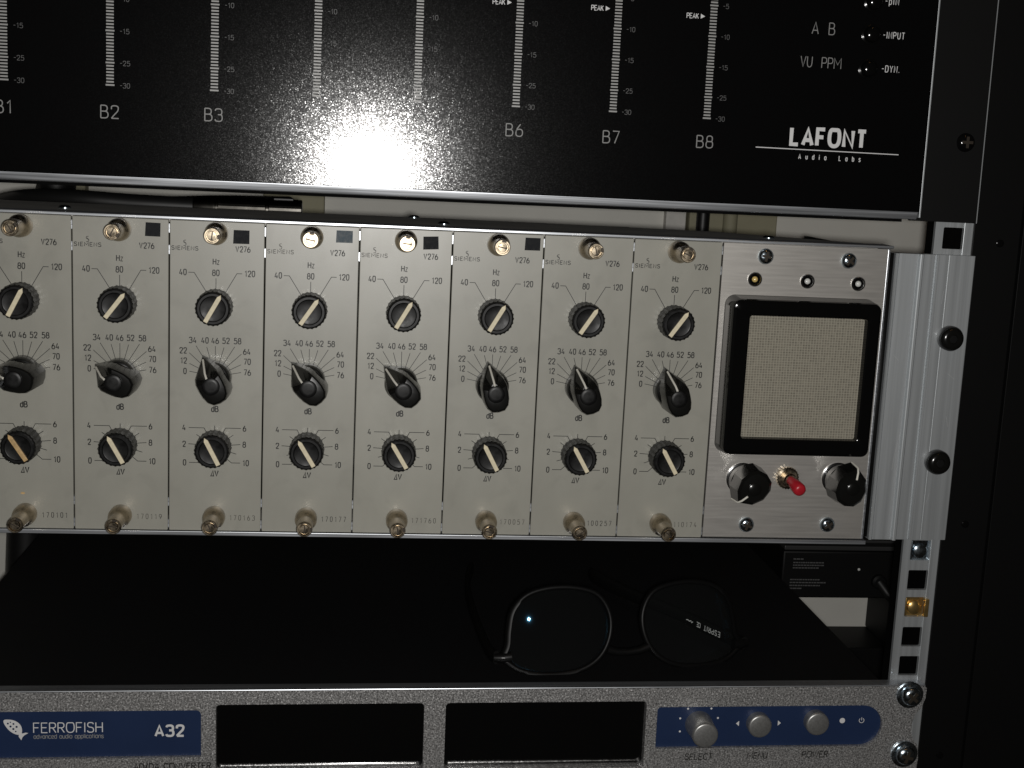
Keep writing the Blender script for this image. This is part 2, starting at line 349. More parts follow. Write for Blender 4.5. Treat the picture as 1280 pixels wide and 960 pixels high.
# ------------------------------------------------------------------ stroke lettering (4 wide, 6 high)
S, LN = 1, 0
G = {
 '0': (3.4, [(S, [(1.7,6),(0,6),(0,0),(3.4,0),(3.4,6),(1.7,6)])]),
 '1': (2.6, [(LN, [(.4,4.6),(1.8,6),(1.8,0)])]),
 '2': (3.6, [(S, [(.1,4.3),(.1,6),(3.5,6),(3.5,3.7),(1.7,1.9),(.1,0)]), (LN, [(.1,0),(3.7,0)])]),
 '3': (3.6, [(S, [(.1,5),(.3,6),(3.4,6),(3.4,3.2),(1.4,3.2)]), (S, [(1.4,3.2),(3.6,3.2),(3.6,0),(.2,0),(0,1)])]),
 '4': (3.8, [(LN, [(1.9,6),(.1,1.5),(3.8,1.5)]), (LN, [(2.8,3.2),(2.8,0)])]),
 '5': (3.6, [(LN, [(3.4,6),(.5,6),(.4,3.1)]), (S, [(.4,3.1),(1,3.8),(3.6,3.8),(3.6,0),(.2,0),(0,.9)])]),
 '6': (3.6, [(S, [(2.4,6),(.1,3),(.1,0),(3.6,0),(3.6,3.5),(.6,3.5),(.25,2.3)])]),
 '7': (3.4, [(LN, [(0,6),(3.4,6),(1.2,0)])]),
 '8': (3.6, [(S, [(1.8,3.2),(.3,3.2),(.3,6),(3.3,6),(3.3,3.2),(1.8,3.2)]), (S, [(1.8,3.2),(0,3.2),(0,0),(3.6,0),(3.6,3.2),(1.8,3.2)])]),
 '9': (3.6, [(S, [(1.2,0),(3.5,3),(3.5,6),(0,6),(0,2.5),(3,2.5),(3.35,3.7)])]),
 'A': (4, [(LN, [(0,0),(2,6),(4,0)]), (LN, [(.7,1.8),(3.3,1.8)])]),
 'B': (3.6, [(LN, [(0,0),(0,6)]), (S, [(0,6),(3.2,6),(3.2,3.2),(0,3.2)]), (S, [(0,3.2),(3.6,3.2),(3.6,0),(0,0)])]),
 'C': (3.8, [(S, [(3.7,4.8),(3.4,6),(0,6),(0,0),(3.4,0),(3.7,1.2)])]),
 'D': (3.8, [(LN, [(0,0),(0,6)]), (S, [(0,6),(3.8,6),(3.8,0),(0,0)])]),
 'E': (3.3, [(LN, [(3.3,6),(0,6),(0,0),(3.3,0)]), (LN, [(0,3.1),(2.8,3.1)])]),
 'F': (3.2, [(LN, [(3.2,6),(0,6),(0,0)]), (LN, [(0,3.1),(2.7,3.1)])]),
 'H': (3.7, [(LN, [(0,0),(0,6)]), (LN, [(3.7,0),(3.7,6)]), (LN, [(0,3.1),(3.7,3.1)])]),
 'I': (.6, [(LN, [(.3,0),(.3,6)])]),
 'K': (3.6, [(LN, [(0,0),(0,6)]), (LN, [(3.4,6),(.1,2.4)]), (LN, [(1.2,3.6),(3.6,0)])]),
 'L': (3.1, [(LN, [(0,6),(0,0),(3.1,0)])]),
 'M': (5.2, [(LN, [(0,0),(0,6),(2.6,2.2),(5.2,6),(5.2,0)])]),
 'N': (3.8, [(LN, [(0,0),(0,6),(3.8,0),(3.8,6)])]),
 'O': (4.4, [(S, [(2.2,6),(0,6),(0,0),(4.4,0),(4.4,6),(2.2,6)])]),
 'P': (3.5, [(LN, [(0,0),(0,6)]), (S, [(0,6),(3.5,6),(3.5,2.8),(0,2.8)])]),
 'R': (3.5, [(LN, [(0,0),(0,6)]), (S, [(0,6),(3.4,6),(3.4,2.9),(0,2.9)]), (LN, [(1.7,2.9),(3.5,0)])]),
 'S': (3.5, [(S, [(3.3,5),(3,6),(.1,6),(.1,3.3),(3.4,2.9),(3.4,0),(.3,0),(0,1.1)])]),
 'T': (3.5, [(LN, [(0,6),(3.5,6)]), (LN, [(1.75,6),(1.75,0)])]),
 'U': (3.6, [(S, [(0,6),(0,0),(3.6,0),(3.6,6)])]),
 'V': (3.8, [(LN, [(0,6),(1.9,0),(3.8,6)])]),
 'W': (6, [(LN, [(0,6),(1.5,0),(3,5.4),(4.5,0),(6,6)])]),
 'Y': (3.8, [(LN, [(0,6),(1.9,3),(3.8,6)]), (LN, [(1.9,3),(1.9,0)])]),
 'a': (3, [(LN, [(2.9,4.2),(2.9,0)]), (S, [(2.9,3.4),(2.6,4.2),(0,4.2),(0,0),(2.6,0),(2.9,.8)])]),
 'b': (3, [(LN, [(0,6),(0,0)]), (S, [(0,3.4),(.3,4.2),(3,4.2),(3,0),(.3,0),(0,.8)])]),
 'c': (2.8, [(S, [(2.7,3.4),(2.4,4.2),(0,4.2),(0,0),(2.4,0),(2.7,.8)])]),
 'd': (3, [(LN, [(2.9,6),(2.9,0)]), (S, [(2.9,3.4),(2.6,4.2),(0,4.2),(0,0),(2.6,0),(2.9,.8)])]),
 'e': (3, [(S, [(.1,2.1),(2.9,2.1),(2.9,4.2),(0,4.2),(0,0),(2.4,0),(2.8,.7)])]),
 'i': (.6, [(LN, [(.3,0),(.3,4.2)]), (LN, [(.3,5.2),(.3,6)])]),
 'l': (.6, [(LN, [(.3,0),(.3,6)])]),
 'n': (2.9, [(LN, [(0,0),(0,4.2)]), (S, [(0,3.2),(.4,4.2),(2.9,4.2),(2.9,0)])]),
 'o': (3.1, [(S, [(1.55,4.2),(0,4.2),(0,0),(3.1,0),(3.1,4.2),(1.55,4.2)])]),
 'p': (3, [(LN, [(0,4.2),(0,-1.7)]), (S, [(0,3.4),(.3,4.2),(3,4.2),(3,0),(.3,0),(0,.8)])]),
 's': (2.6, [(S, [(2.5,3.5),(2.2,4.2),(.1,4.2),(.1,2.4),(2.5,2),(2.5,0),(.3,0),(0,.7)])]),
 't': (2, [(LN, [(.8,5.6),(.8,0)]), (LN, [(0,4.2),(2,4.2)])]),
 'u': (2.9, [(S, [(0,4.2),(0,0),(2.6,0),(2.9,.9)]), (LN, [(2.9,4.2),(2.9,0)])]),
 'v': (2.8, [(LN, [(0,4.2),(1.4,0),(2.8,4.2)])]),
 'z': (2.6, [(LN, [(0,4.2),(2.6,4.2),(0,0),(2.6,0)])]),
 '-': (2.4, [(LN, [(0,3),(2.4,3)])]),
 '.': (.8, [(LN, [(.1,0.3),(.8,0.3)])]),
 '/': (2.4, [(LN, [(0,-.4),(2.4,6.4)])]),
 '~': (3.6, [(LN, [(0,0),(2.4,6),(3.2,0),(0,0)])]),     # delta
 ' ': (2, []),
}
def text_width(t, h, wf=1.0, track=1.3):
    return sum(G[c][0]*wf + track for c in t)*h/6 - track*h/6
def text(mb, t, x, z, h, w, wf=1.0, track=1.3, align='c', y=-0.06, tilt=0.0):
    """x,z = baseline anchor"""
    W = text_width(t, h, wf, track)
    px = x - (W/2 if align == 'c' else W if align == 'r' else 0)
    k = 0
    for c in t:
        gw, st = G[c]
        for mode, pts in st:
            p = chaikin(pts, 3) if mode == S else pts
            p = [(px + (q[0]*wf + tilt*q[1])*h/6, z + q[1]*h/6) for q in p]
            mb.ribbon(p, w, y - 0.012*(k % 3)); k += 1
        px += (gw*wf + track)*h/6
    return mb

# =================================================================== SETTING
mb = MB(); mb.box(-900, 900, 330, 420, -700, 700)
o = obj('wall', mb.mesh('wall', 'wall', 0)); o['kind'] = 'structure'

# =================================================================== RACK RAILS AND POSTS
CX = 16.0
HOLES = [73.6 + 15.875*k - (3.175 if k % 3 == 0 and k else 0) for k in range(0, 9)] + [-74.1, -88.8, -102.2, -117.2, -131.9, -147.5, -163.4, -176.1]
HOLES += [58.5, 42.6, 27, 11, -4.5, -20, -36, -52]
def rack_rail(sgn, label):
    mb = MB()
    mb.sheet_holes([(-8.8,-240),(9.2,-240),(9.2,240),(-8.8,240)][::1], [rrect(-4.9, 4.9, z-4.9, z+4.9, 0.6, 2) for z in HOLES], 7.0, 5.0)
    mb.box(8.2, 9.2, 7.01, 14, -240, 240)
    mb.box(4.7, 9.0, 4.55, 5.0, -240, 240, 0.2)
    o = obj('rack_rail', mb.mesh('rack_rail', 'alu'), None, (CX + sgn*232.4, 0, 0))
    if sgn < 0: o.scale = (-1, 1, 1)
    tag(o, label, 'rack rail'); return o
rack_rail(1, 'aluminium rack rail with square holes beside the black cabinet post')
rack_rail(-1, 'aluminium rack rail with square holes at the far end of the units')
XR = CX + 232.4
def cage_nut(z, material, label, tab):
    t = thing('cage_nut', label, 'cage nut', (XR, 5.5, z))
    mb = MB()
    mb.sheet_holes(rrect(-4.8, 4.8, -4.8, 4.8, 0.4, 2), [circle(0, 0, 2.6, 16)], 3.2, 1.2)
    if tab: mb.box(4.0, 6.2, -2.6, -0.6, -4.4, 4.4, 0.3)
    mb.box(-4.7, -3.9, -0.6, 1.2, -4.4, 4.4, 0.2)
    obj('cage', mb.mesh('cage', material), t)
    mb = MB(); mb.lathe([(2.55, 5.0), (2.55, 2.0), (1.9, 1.2), (1.9, 1.0)], 0, 0, 20, True, True)
    mb.lathe([(3.6, 1.2), (3.4, -0.2), (2.2, -0.9), (0.5, -1.0)], 0.2, -0.6, 20, True, True)
    obj('nut', mb.mesh('nut', material), t)
cage_nut(-74.1, 'zinc', 'zinc cage nut in the rail hole just under the subrack flange', False)
cage_nut(-102.2, 'gold', 'brass coloured cage nut with folded tab in a rail hole', True)

t = thing('cabinet_post', 'matt black upright cabinet post outside the aluminium rail', 'cabinet post', (259, 0, -300))
mb = MB(); mb.box(0.4, 24, 9, 60, 0, 620, 0.8); obj('post', mb.mesh('post', 'post'), t)
mb = MB(); mb.box(24, 95, 7.5, 60, 0, 620, .3); obj('side_panel', mb.mesh('side_panel', 'post'), t)
mb = MB(); mb.lathe([(1.8, 0), (1.8, -0.6), (1.0, -1.0), (0.3, -1.0)], 0, 0, 12, False, True)
me = mb.mesh('rivet', 'black_g')
for x, z in ((12, 120), (12, 238), (14, 372)): obj('rivet', me, t, (x, 9, z))

# =================================================================== SUBRACK FRAME
sub = thing('subrack_frame', 'aluminium subrack frame with ribbed mounting flange holding the amplifier modules', 'subrack', (0, 0, -69.9))
dz = 69.9
def sp(name, mb, material, smooth=35):
    for i, (x, y, z) in enumerate(mb.v): mb.v[i] = (x, y, z + dz)
    return obj(name, mb.mesh(name, material, smooth), sub)
mb = MB(); mb.box(-214, 218.5, -0.9, 12, 68.05, 69.3, 0.25); sp('top_lip', mb, 'alu_h')
mb = MB()
P = [(-214, 12.02), (216, 12.02), (152, 66), (60, 80), (-214, 84)]
mb.rings([[(x, y, 66.2) for x, y in P], [(x, y, 69.05) for x, y in P]])
sp('top_cover', mb, 'top')
mb = MB(); mb.box(-214, 218.5, -0.9, 14, -69.9, -68.05, 0.25); sp('bottom_lip', mb, 'alu_h')
mb = MB(); mb.box(-214, 218, 14.02, 118, -69.6, -66.5); sp('bottom_cover', mb, 'top')
mb = MB(); mb.lathe([(2.7, 0), (2.7, 0.8), (1.6, 1.5), (0.3, 1.6)], 0, 0, 16, False, True)
mb.v = [(x, z, y) for x, y, z in mb.v]
me = mb.mesh('cover_screw', 'zinc')
for x, y in ((-149, 30), (17.6, 27), (168, 24), (6, 76)):
    obj('cover_screw', me, sub, (x, y, 69.05 + dz - 0.2))
# extruded mounting flange, profile in x,y
prof = [(219.4, 5), (219.4, -1.4), (219.8, -1.9), (220.6, -1.9), (221.2, -1.1), (230.2, -1.1), (230.7, -2.3), (231.1, -2.6), (232.0, -2.6),
        (232.5, -0.9), (233.2, -0.6), (238.2, -0.6), (238.6, -0.1), (239.0, -0.1), (239.3, -0.9), (240.2, -0.9), (240.5, -0.45), (244.9, -0.45), (245.1, -0.3), (245.3, -0.45),
        (257.2, -0.45), (257.7, 0.1), (257.7, 5)]
mb = MB(); mb.rings([[(x, y, -67.2) for x, y in prof], [(x, y, -66.9) for x, y in prof], [(x, y, 65.9) for x, y in prof], [(x, y, 66.2) for x, y in prof]])
sp('mounting_flange', mb, 'alu', 20)
mb = MB(); mb.rings([[(2*CX - x, y, -67.2) for x, y in prof], [(2*CX - x, y, 66.2) for x, y in prof]])
sp('mounting_flange', mb, 'alu', 20)
M['scratch'] = mat('bright_scratch', (0.75, 0.76, 0.77), 0.45, 0.7)
sc_rnd = random.Random(11)
for pts in ([(227.5, -34), (228.3, -24), (230.0, -16)], [(229.2, -40), (229.6, -33)], [(246, -50), (247.2, -44.5)], [(250, 12), (253.5, 9.5)], [(243.5, 44), (244.0, 50)], [(223, 20), (225.6, 17.5)], [(251.5, -8), (252.8, -13)]):
    mb = MB(); q = chaikin(pts, 2) if len(pts) > 2 else pts
    mb.ribbon([(x, z + dz) for x, z in q], .14, -1.15 if pts[0][0] < 230.4 else -.5); obj('scratch', mb.flat('scratch', 'scratch'), sub)
mb = MB(); mb.box(217.3, 219.35, 0.6, 118, -66.4, 66.1); sp('side_plate', mb, 'black')  # brought forward as black filler, standing in for shade in the flange gap
mb = MB(); mb.box(-216, -214.2, 6, 118, -66.4, 66.1); sp('side_plate', mb, 'black')
mb = MB(); mb.lathe([(5.6, -0.4), (5.75, -1.0), (5.75, -3.6), (5.2, -5.0), (4.0, -5.9), (3.2, -6.1), (2.2, -6.1), (2.0, -5.6)], 0, 0, 36, True, True)
me = mb.mesh('flange_bolt', 'gain')
mb = MB(); mb.lathe([(1.9, -4.5), (1.9, -5.68), (1.2, -5.7)], 0, 0, 6, True, True); me2 = mb.mesh('hex_socket', 'black')
for z in (28.6, -29.3):
    b_ = obj('flange_bolt', me, sub, (248.6, 0, z + dz)); obj('hex_socket', me2, b_)

# =================================================================== AMPLIFIER MODULES
C0 = -0.45
def build_meshes():
    D = {}
    mb = MB(); mb.prism(rrect(-19.72, 19.72, 0, 135.6, 0.4, 2), 2.2, 0, 0.25); D['panel'] = mb.mesh('front_panel', 'panel')
    mb = MB(); mb.box(-18.6, 18.6, 2.25, 205, 4, 130.4); D['chassis'] = mb.mesh('chassis', 'black', 0)
    mb = MB(); mb.box(19.73, 20.2, 0.35, 2.0, -1.9, 1.9); D['tab'] = mb.mesh('edge_tab', 'alu_h', 0)
    zc = 67.8
    # frequency scale
    mb = MB(); c = C0
    text(mb, 'Hz', c, 49.6+zc, 2.4, .43, .8, 1.35); text(mb, '80', c-.1, 44.8+zc, 2.4, .43, .8, 1.35)
    text(mb, '40', -14.3, 44.7+zc, 2.4, .43, .8, 1.35); text(mb, '120', 13.7, 44.9+zc, 2.4, .43, .8, 1.35)
    mb.ribbon([(-12.0,45.9+zc), (-9.6,45.9+zc), (-3.6,36.4+zc)], .29, -.06); mb.ribbon([(c,43.7+zc), (c,36.8+zc)], .29, -.06)
    mb.ribbon([(10.5,46.0+zc), (8.3,46.0+zc), (2.9,36.6+zc)], .29, -.06)
    D['freq'] = mb.flat('frequency_scale', 'ink')
    # gain scale
    mb = MB(); cz = 1.1 + zc
    for tx, x, z in (('34',-10,15.6), ('40',-4.9,15.6), ('46',-.6,15.6), ('52',4,15.7), ('58',8.9,15.7), ('22',-14,11), ('12',-13.8,6.6), ('0',-13.2,2.0), ('64',12.9,11.2), ('70',13.1,6.8), ('76',13.2,2.1)):
        text(mb, tx, x, z+zc, 2.4, .43, .8, 1.35)
    for i in range(11):
        a = math.radians(-79 + 15.8*i); ro = 11.2 if i in (0, 10) else 12.2 if i in (1, 9) else 15.0 if i in (2, 8) else 15.6 if i in (3, 7) else 13.4
        mb.ribbon([(c + 5.5*math.sin(a), cz + 5.5*math.cos(a)), (c + ro*math.sin(a), cz + ro*math.cos(a))], .26, -.06)
    text(mb, 'dB', c, -14.3+zc, 2.4, .5, .85, 1.3)
    D['gains'] = mb.flat('gain_scale', 'ink')
    # level scale
    mb = MB(); cz = -29.8 + zc
    for tx, x, z in (('4',-13.5,-22.8), ('6',12.3,-22.7), ('2',-13.4,-30.1), ('8',12.3,-29.9), ('0',-13.2,-38.4), ('10',13,-38.2)): text(mb, tx, x, z+zc, 2.4, .43, .8, 1.35)
    mb.ribbon([(-11.5,-21.6+zc), (-5,-21.6+zc), (-2.9,-25.5+zc)], .29, -.06); mb.ribbon([(10.8,-21.5+zc), (4.2,-21.5+zc), (2.1,-25.5+zc)], .29, -.06)
    mb.ribbon([(c,-20.5+zc), (c,-25+zc)], .29, -.06)
    mb.ribbon([(-8.2,-24.6+zc), (-4.6,-27+zc)], .29, -.06); mb.ribbon([(7.5,-24.6+zc), (4,-27+zc)], .29, -.06)
    mb.ribbon([(-11.6,-28.8+zc), (-5,-29.2+zc)], .29, -.06); mb.ribbon([(10.6,-28.7+zc), (5,-29.2+zc)], .29, -.06)
    mb.ribbon([(-9.4,-33.1+zc), (-5,-31.8+zc)], .29, -.06); mb.ribbon([(8.9,-33.0+zc), (5,-31.8+zc)], .29, -.06)
    mb.ribbon([(-11.3,-37.1+zc), (-7.3,-37.1+zc), (-4,-34+zc)], .29, -.06); mb.ribbon([(10.6,-37+zc), (6.9,-37+zc), (3.4,-34+zc)], .29, -.06)
    text(mb, '~V', c+.1, -43+zc, 2.4, .54, .95, .9)
    D['level'] = mb.flat('level_scale', 'ink')
    # maker name
    mb = MB(); text(mb, 'SIEMENS', -13.5, 55.3+zc, 1.6, .3, 1.15, 2.4)
    mb.ribbon(chaikin([(-13.1,59.5+zc), (-14.1,59.3+zc), (-14,58.4+zc), (-13,58.4+zc), (-13,57.3+zc), (-14.1,57.1+zc)], 2), .26, -.06)
    mb.ribbon([(-13.7,58.9+zc), (-13.3,58.0+zc)], .25, -.075)
    D['maker'] = mb.flat('maker_name', 'ink'); D['maker_w'] = mb.flat('maker_name', 'ink_worn')
    mb = MB(); text(mb, 'V', 8.3, 55.3+zc, 2.3, .42, .8, 1.2); text(mb, '276', 11.6, 55.3+zc, 2.3, .42, .8, 1.2); D['model'] = mb.flat('model_number', 'ink')
    # fluted round knob
    def ring(r, y, flute=0.0, n=72): return [((r + flute*math.cos(24*2*math.pi*i/n))*math.cos(2*math.pi*i/n), y, (r + flute*math.cos(24*2*math.pi*i/n))*math.sin(2*math.pi*i/n)) for i in range(n)]
    mb = MB(); mb.rings([ring(6.9, -.4), ring(7.2, -.9), ring(7.4, -1.2, .2), ring(7.3, -10.9, .2), ring(6.9, -11.7, .1), ring(6.4, -12), ring(5.5, -12), ring(5.2, -11.6), ring(4.9, -11.5), ring(2, -11.5)])
    D['knob'] = mb.mesh('knob', 'knob', 22)
    mb = MB(); mb.prism([(-.95, -6.5), (.95, -6.5), (.95, 5.3), (0, 6.9), (-.95, 5.3)], -10.8, -12.35, .2); D['ptr'] = mb.mesh('pointer', 'cream', 0)
    # pointer knob
    D['skirt'] = None
    mb = MB(); mb.lathe([(6.9, -.3), (7.2, -.7), (7.2, -6.6), (6.7, -7.8), (5.6, -8.3), (2, -8.4)], 0, 0, 48, True, True); D['skirt'] = mb.mesh('skirt', 'gain', 40)
    half = [(0, 10.6, -5.5, 0), (1.3, 8.9, -8.2, 0), (3.2, 6.5, -13.2, .5), (4.9, 4.2, -18.6, .9), (5.5, 2.2, -20, 1), (5.6, -1, -20, 1), (5.4, -4, -20, 1), (4.6, -6.8, -20, 1), (2.8, -8.8, -20, 1), (0, -9.2, -20, 1)]
    full = half + [(-x, z, y, k) for x, z, y, k in reversed(half[1:-1])]
    full = [(x, z, y, k) for x, z, y, k in full]
    def rg(sx, dy, y0=None): return [(x*sx, (y0 if y0 is not None else min(y + dy, -4.0)), z*(sx if z < 3 else 1 - (1-sx)*.6)) for x, z, y, k in full]
    mb = MB()
    mb.rings([rg(1.06, 0, -2.2), rg(1.0, 1.4), rg(.95, .4), rg(.86, -.2), [(x*.4, min(y, -18.5) - .5, z*.4) for x, z, y, k in full]])
    D['head'] = mb.mesh('pointer_head', 'gain', 24)
    mb = MB(); mb.lathe([(3.7, -19.5), (3.7, -20.75), (3.45, -20.98), (2.2, -21.05), (.4, -21.1)], 0, -.8, 32, False, True); D['cap'] = mb.mesh('cap', 'knob', 50)
    mb = MB(); mb.tube([(0, -7.3, 9.4), (0, -13.2, 7.0), (0, -18.9, 4.7), (0, -20.9, 2.9)], .46, 8); D['line'] = mb.mesh('pointer_line', 'white')
    # captive screws
    mb = MB(); mb.lathe([(4.7, 0), (4.85, -.8), (4.8, -4.5), (4.5, -6.2), (4.0, -7.5), (3.55, -8.4), (3.35, -9.3), (3.3, -10), (3.45, -18.2), (3.35, -18.7), (3.1, -19), (2.55, -19), (2.45, -18.7), (2.4, -17.7), (2.05, -17.7), (2.0, -18.75), (1.85, -18.95), (.3, -19.0)], 0, 0, 32, True, True)
    D['screw'] = mb.mesh('captive_screw', 'brass', 33)
    mb = MB(); mb.box(-1.8, 1.8, -19.07, -18.0, -.25, .25); D['slot'] = mb.mesh('slot', 'brass_dark', 0)
    mb = MB(); mb.box(-1, 1, -19.05, -17.8, 2.2, 3.2); D['notch'] = mb.mesh('notch', 'brass_dark', 0)
    return D
D = build_meshes()
MODS = [  # serial, hz angle, gain angle, level angle, sticker box, sticker material, worn maker, label
 ('170101', 27, -79, -33, None, None, 0, 'grey amplifier module numbered 170101 with brownish pointer on its lowest knob'),
 ('170119', 37, -66, -29, (10.1, 60.4, 16.4, 66.3), 'sticker', 0, 'grey amplifier module numbered 170119 with black square sticker, gain knob near twelve'),
 ('170163', 29, -28, -27, (6.6, 58.7, 13.4, 64.6), 'sticker', 0, 'grey amplifier module numbered 170163 with black sticker tight above its type number'),
 ('170177', 34, -44, -31, (9.9, 60.9, 17.0, 66.2), 'sticker_b', 1, 'grey amplifier module numbered 170177 with slate blue square sticker'),
 ('171760', 30, -46, -31, (7.2, 59.5, 13.9, 65.2), 'sticker', 1, 'grey amplifier module numbered 171760 with smudged maker name and tilted black sticker'),
 ('170057', 30, -12, -28, (11.5, 60.8, 18.3, 66.4), 'sticker', 0, 'grey amplifier module numbered 170057 with black sticker, gain knob turned near forty'),
 ('100257', 33, -20, -30, None, None, 0, 'grey amplifier module numbered 100257 without a sticker, gain knob near forty'),
 ('110174', 35, -16, -30, None, None, 0, 'grey amplifier module numbered 110174 beside the loudspeaker panel'),
]
M['cream_b'] = mat('browned_pointer', (0.55, 0.37, 0.17), 0.5, noise=(s3(700), 0.3))
ptr_b = D['ptr'].copy(); ptr_b.materials[0] = M['cream_b']
for k, (sn, ah, ag, al, st, sm, worn, lab) in enumerate(MODS):
    t = thing('amplifier_module', lab, 'amplifier module', (-160 + 40*k, 0, -67.8), 'amplifier modules in the subrack')
    obj('front_panel', D['panel'], t); obj('chassis', D['chassis'], t); 
    for z in (3, 12.8, 123, 132): obj('edge_tab', D['tab'], t, (0, 0, z))
    obj('frequency_scale', D['freq'], t); obj('gain_scale', D['gains'], t); obj('level_scale', D['level'], t)
    obj('maker_name', D['maker_w' if worn else 'maker'], t); obj('model_number', D['model'], t)
    mb = MB(); text(mb, sn, 11.8, 4.9, 2.2, .25, .75, 3.0); obj('serial_number', mb.flat('serial_number', 'ink_worn' if k % 3 else 'ink'), t)
    kn = obj('frequency_knob', D['knob'], t, (C0, 0, 31.9 + 67.8), math.radians(ah)); obj('pointer', D['ptr'], kn)
    kn = obj('level_knob', D['knob'], t, (C0, 0, -29.6 + 67.8), math.radians(al)); obj('pointer', ptr_b if k == 0 else D['ptr'], kn)
    kn = obj('gain_knob', D['skirt'], t, (C0, 0, 1.1 + 67.8), math.radians(ag))
    obj('pointer_head', D['head'], kn); obj('cap', D['cap'], kn); obj('pointer_line', D['line'], kn)
    for z in (62.9, -61.2):
        s_ = obj('captive_screw', D['screw'], t, (C0 + .2, 0, z + 67.8), math.radians(random.uniform(0, 180)))
        obj('slot', D['slot'], s_); obj('notch', D['notch'], s_)
    if st:
        mb = MB(); cx_, cz_ = (st[0]+st[2])/2, (st[1]+st[3])/2 + 67.8; w_, h_ = (st[2]-st[0])/2, (st[3]-st[1])/2
        mb.prism([(-w_, -h_), (w_, -h_ + .15), (w_ - .1, h_), (-w_ + .1, h_ - .1)], -.02, -.16)
        obj('sticker', mb.mesh('sticker', sm, 0), t, (cx_, 0, cz_), math.radians((0, 2, 1, 1, -2, 1, 0, 0)[k]))
    if k == 0:
        mb = MB(); mb.prism([(-.9, -.3), (.6, -.5), (1.1, .1), (.3, .5), (-.7, .4)], -.02, -.09); obj('paint_blot', mb.mesh('paint_blot', 'cream_b', 0), t, (-1.5, 0, 15.6))

# =================================================================== LOUDSPEAKER PANEL
spk = thing('speaker_panel', 'brushed aluminium panel with square loudspeaker in a glossy black frame', 'speaker panel', (140, 0, -67.6))
def lp(x, z): return x - 140, z + 67.6
def sobj(name, mb, material, parent=spk, loc=(0, 0, 0), smooth=35): return obj(name, mb.mesh(name, material, smooth), parent, loc)
mb = MB()
mb.sheet_holes([(0.4, 0.3), (77.2, 0.3), (77.2, 135.3), (0.4, 135.3)], [rrect(8, 70, 46, 104, 3, 3)], 2.2, 0)
sobj('faceplate', mb, 'brushed')
mb = MB(); mb.box(76.2, 77.25, -0.25, 2.2, 0.3, 135.3, .2); sobj('edge', mb, 'alu_h')
FD = -11.0
x0, z0 = lp(143.6, -26.2); x1, z1 = lp(211.8, 44.0)
gx0, gz0 = lp(152.0, -18.2); gx1, gz1 = lp(205.2, 36.6)
mb = MB()
out = rrect(x0, x1, z0, z1, 3.6, 6); inn = rrect(gx0, gx1, gz0, gz1, 1.0, 6)
r_ = [[(x, 0.05, z) for x, z in offset(out, .9)], [(x, -1.0, z) for x, z in offset(out, .7)], [(x, FD + 2.0, z) for x, z in out], [(x, FD + .6, z) for x, z in offset(out, -.35)], [(x, FD, z) for x, z in offset(out, -1.6)],
      [(x, FD, z) for x, z in offset(inn, 1.2)], [(x, FD + .5, z) for x, z in offset(inn, .4)], [(x, FD + 3.4, z) for x, z in inn]]
mb.rings(r_, False, False); sobj('speaker_frame', mb, 'black_g', smooth=40)
mb = MB(); mb.prism(offset(inn, -.02), FD + 4.6, FD + 3.0); sobj('grille_cloth', mb, 'cloth', smooth=0)
# phillips pan head screw
def phillips(rad, h, wash=0.0, material='zinc'):
    mb = MB()
    y = 0
    if wash: mb.lathe([(wash, 0), (wash, -.8), (wash-.3, -1.0), (rad*.8, -1.0)], 0, 0, 32, False, False); y = -1.0
    mb.lathe([(rad*.97, y), (rad, y-.3), (rad*.96, y-h*.45), (rad*.8, y-h*.8), (rad*.5, y-h), (.3, y-h*1.05)], 0, 0, 28, False, True)
    a = mb.mesh('screw', material, 50)
    mb = MB(); w = rad*.15; l = rad*.6
    for q in ((-l, l, -w, w), (-w, w, w, l), (-w, w, -l, -w)): mb.box(q[0], q[1], y-h*1.1, y-h*.6, q[2], q[3])
    return a, mb.mesh('cross_recess', 'brass_dark', 0)
sa, sb = phillips(3.6, 2.4)
for x, z, a in ((159.6, 62.4, 10), (198.1, 61.9, 40), (160.6, -61.2, 20), (199.2, -60.6, 55)):
    px, pz = lp(x, z); s_ = obj('screw', sa, spk, (px, 0, pz), math.radians(a)); obj('cross_recess', sb, s_)
mb = MB(); mb.lathe([(3.3, 0), (3.3, -.6), (3.0, -1.0), (2.6, -1.0), (2.3, -.4), (1.9, .4), (1.8, .5)], 0, 0, 28, False, True); lr = mb.mesh('lamp_bezel', 'chrome')
mb = MB(); mb.lathe([(2.4, -.3), (1.8, .3), (1.7, .3)], 0, 0, 24, True, True); lr2 = mb.mesh('bezel_well', 'black_g')
for (x, z), mn in zip(((155.5, 52.0), (179.8, 52.0), (203.5, 51.7)), ('led_y', 'led_w', 'led_w')):
    px, pz = lp(x, z); l_ = obj('indicator_lamp', lr, spk, (px, 0, pz)); obj('bezel_well', lr2, l_)
    mb = MB(); mb.lathe([(1.35, 0), (1.35, -.6), (1.1, -1.1), (.7, -1.4), (.2, -1.55)], 0, 0, 20, False, True); obj('lens', mb.mesh('lens', mn, 60), l_)
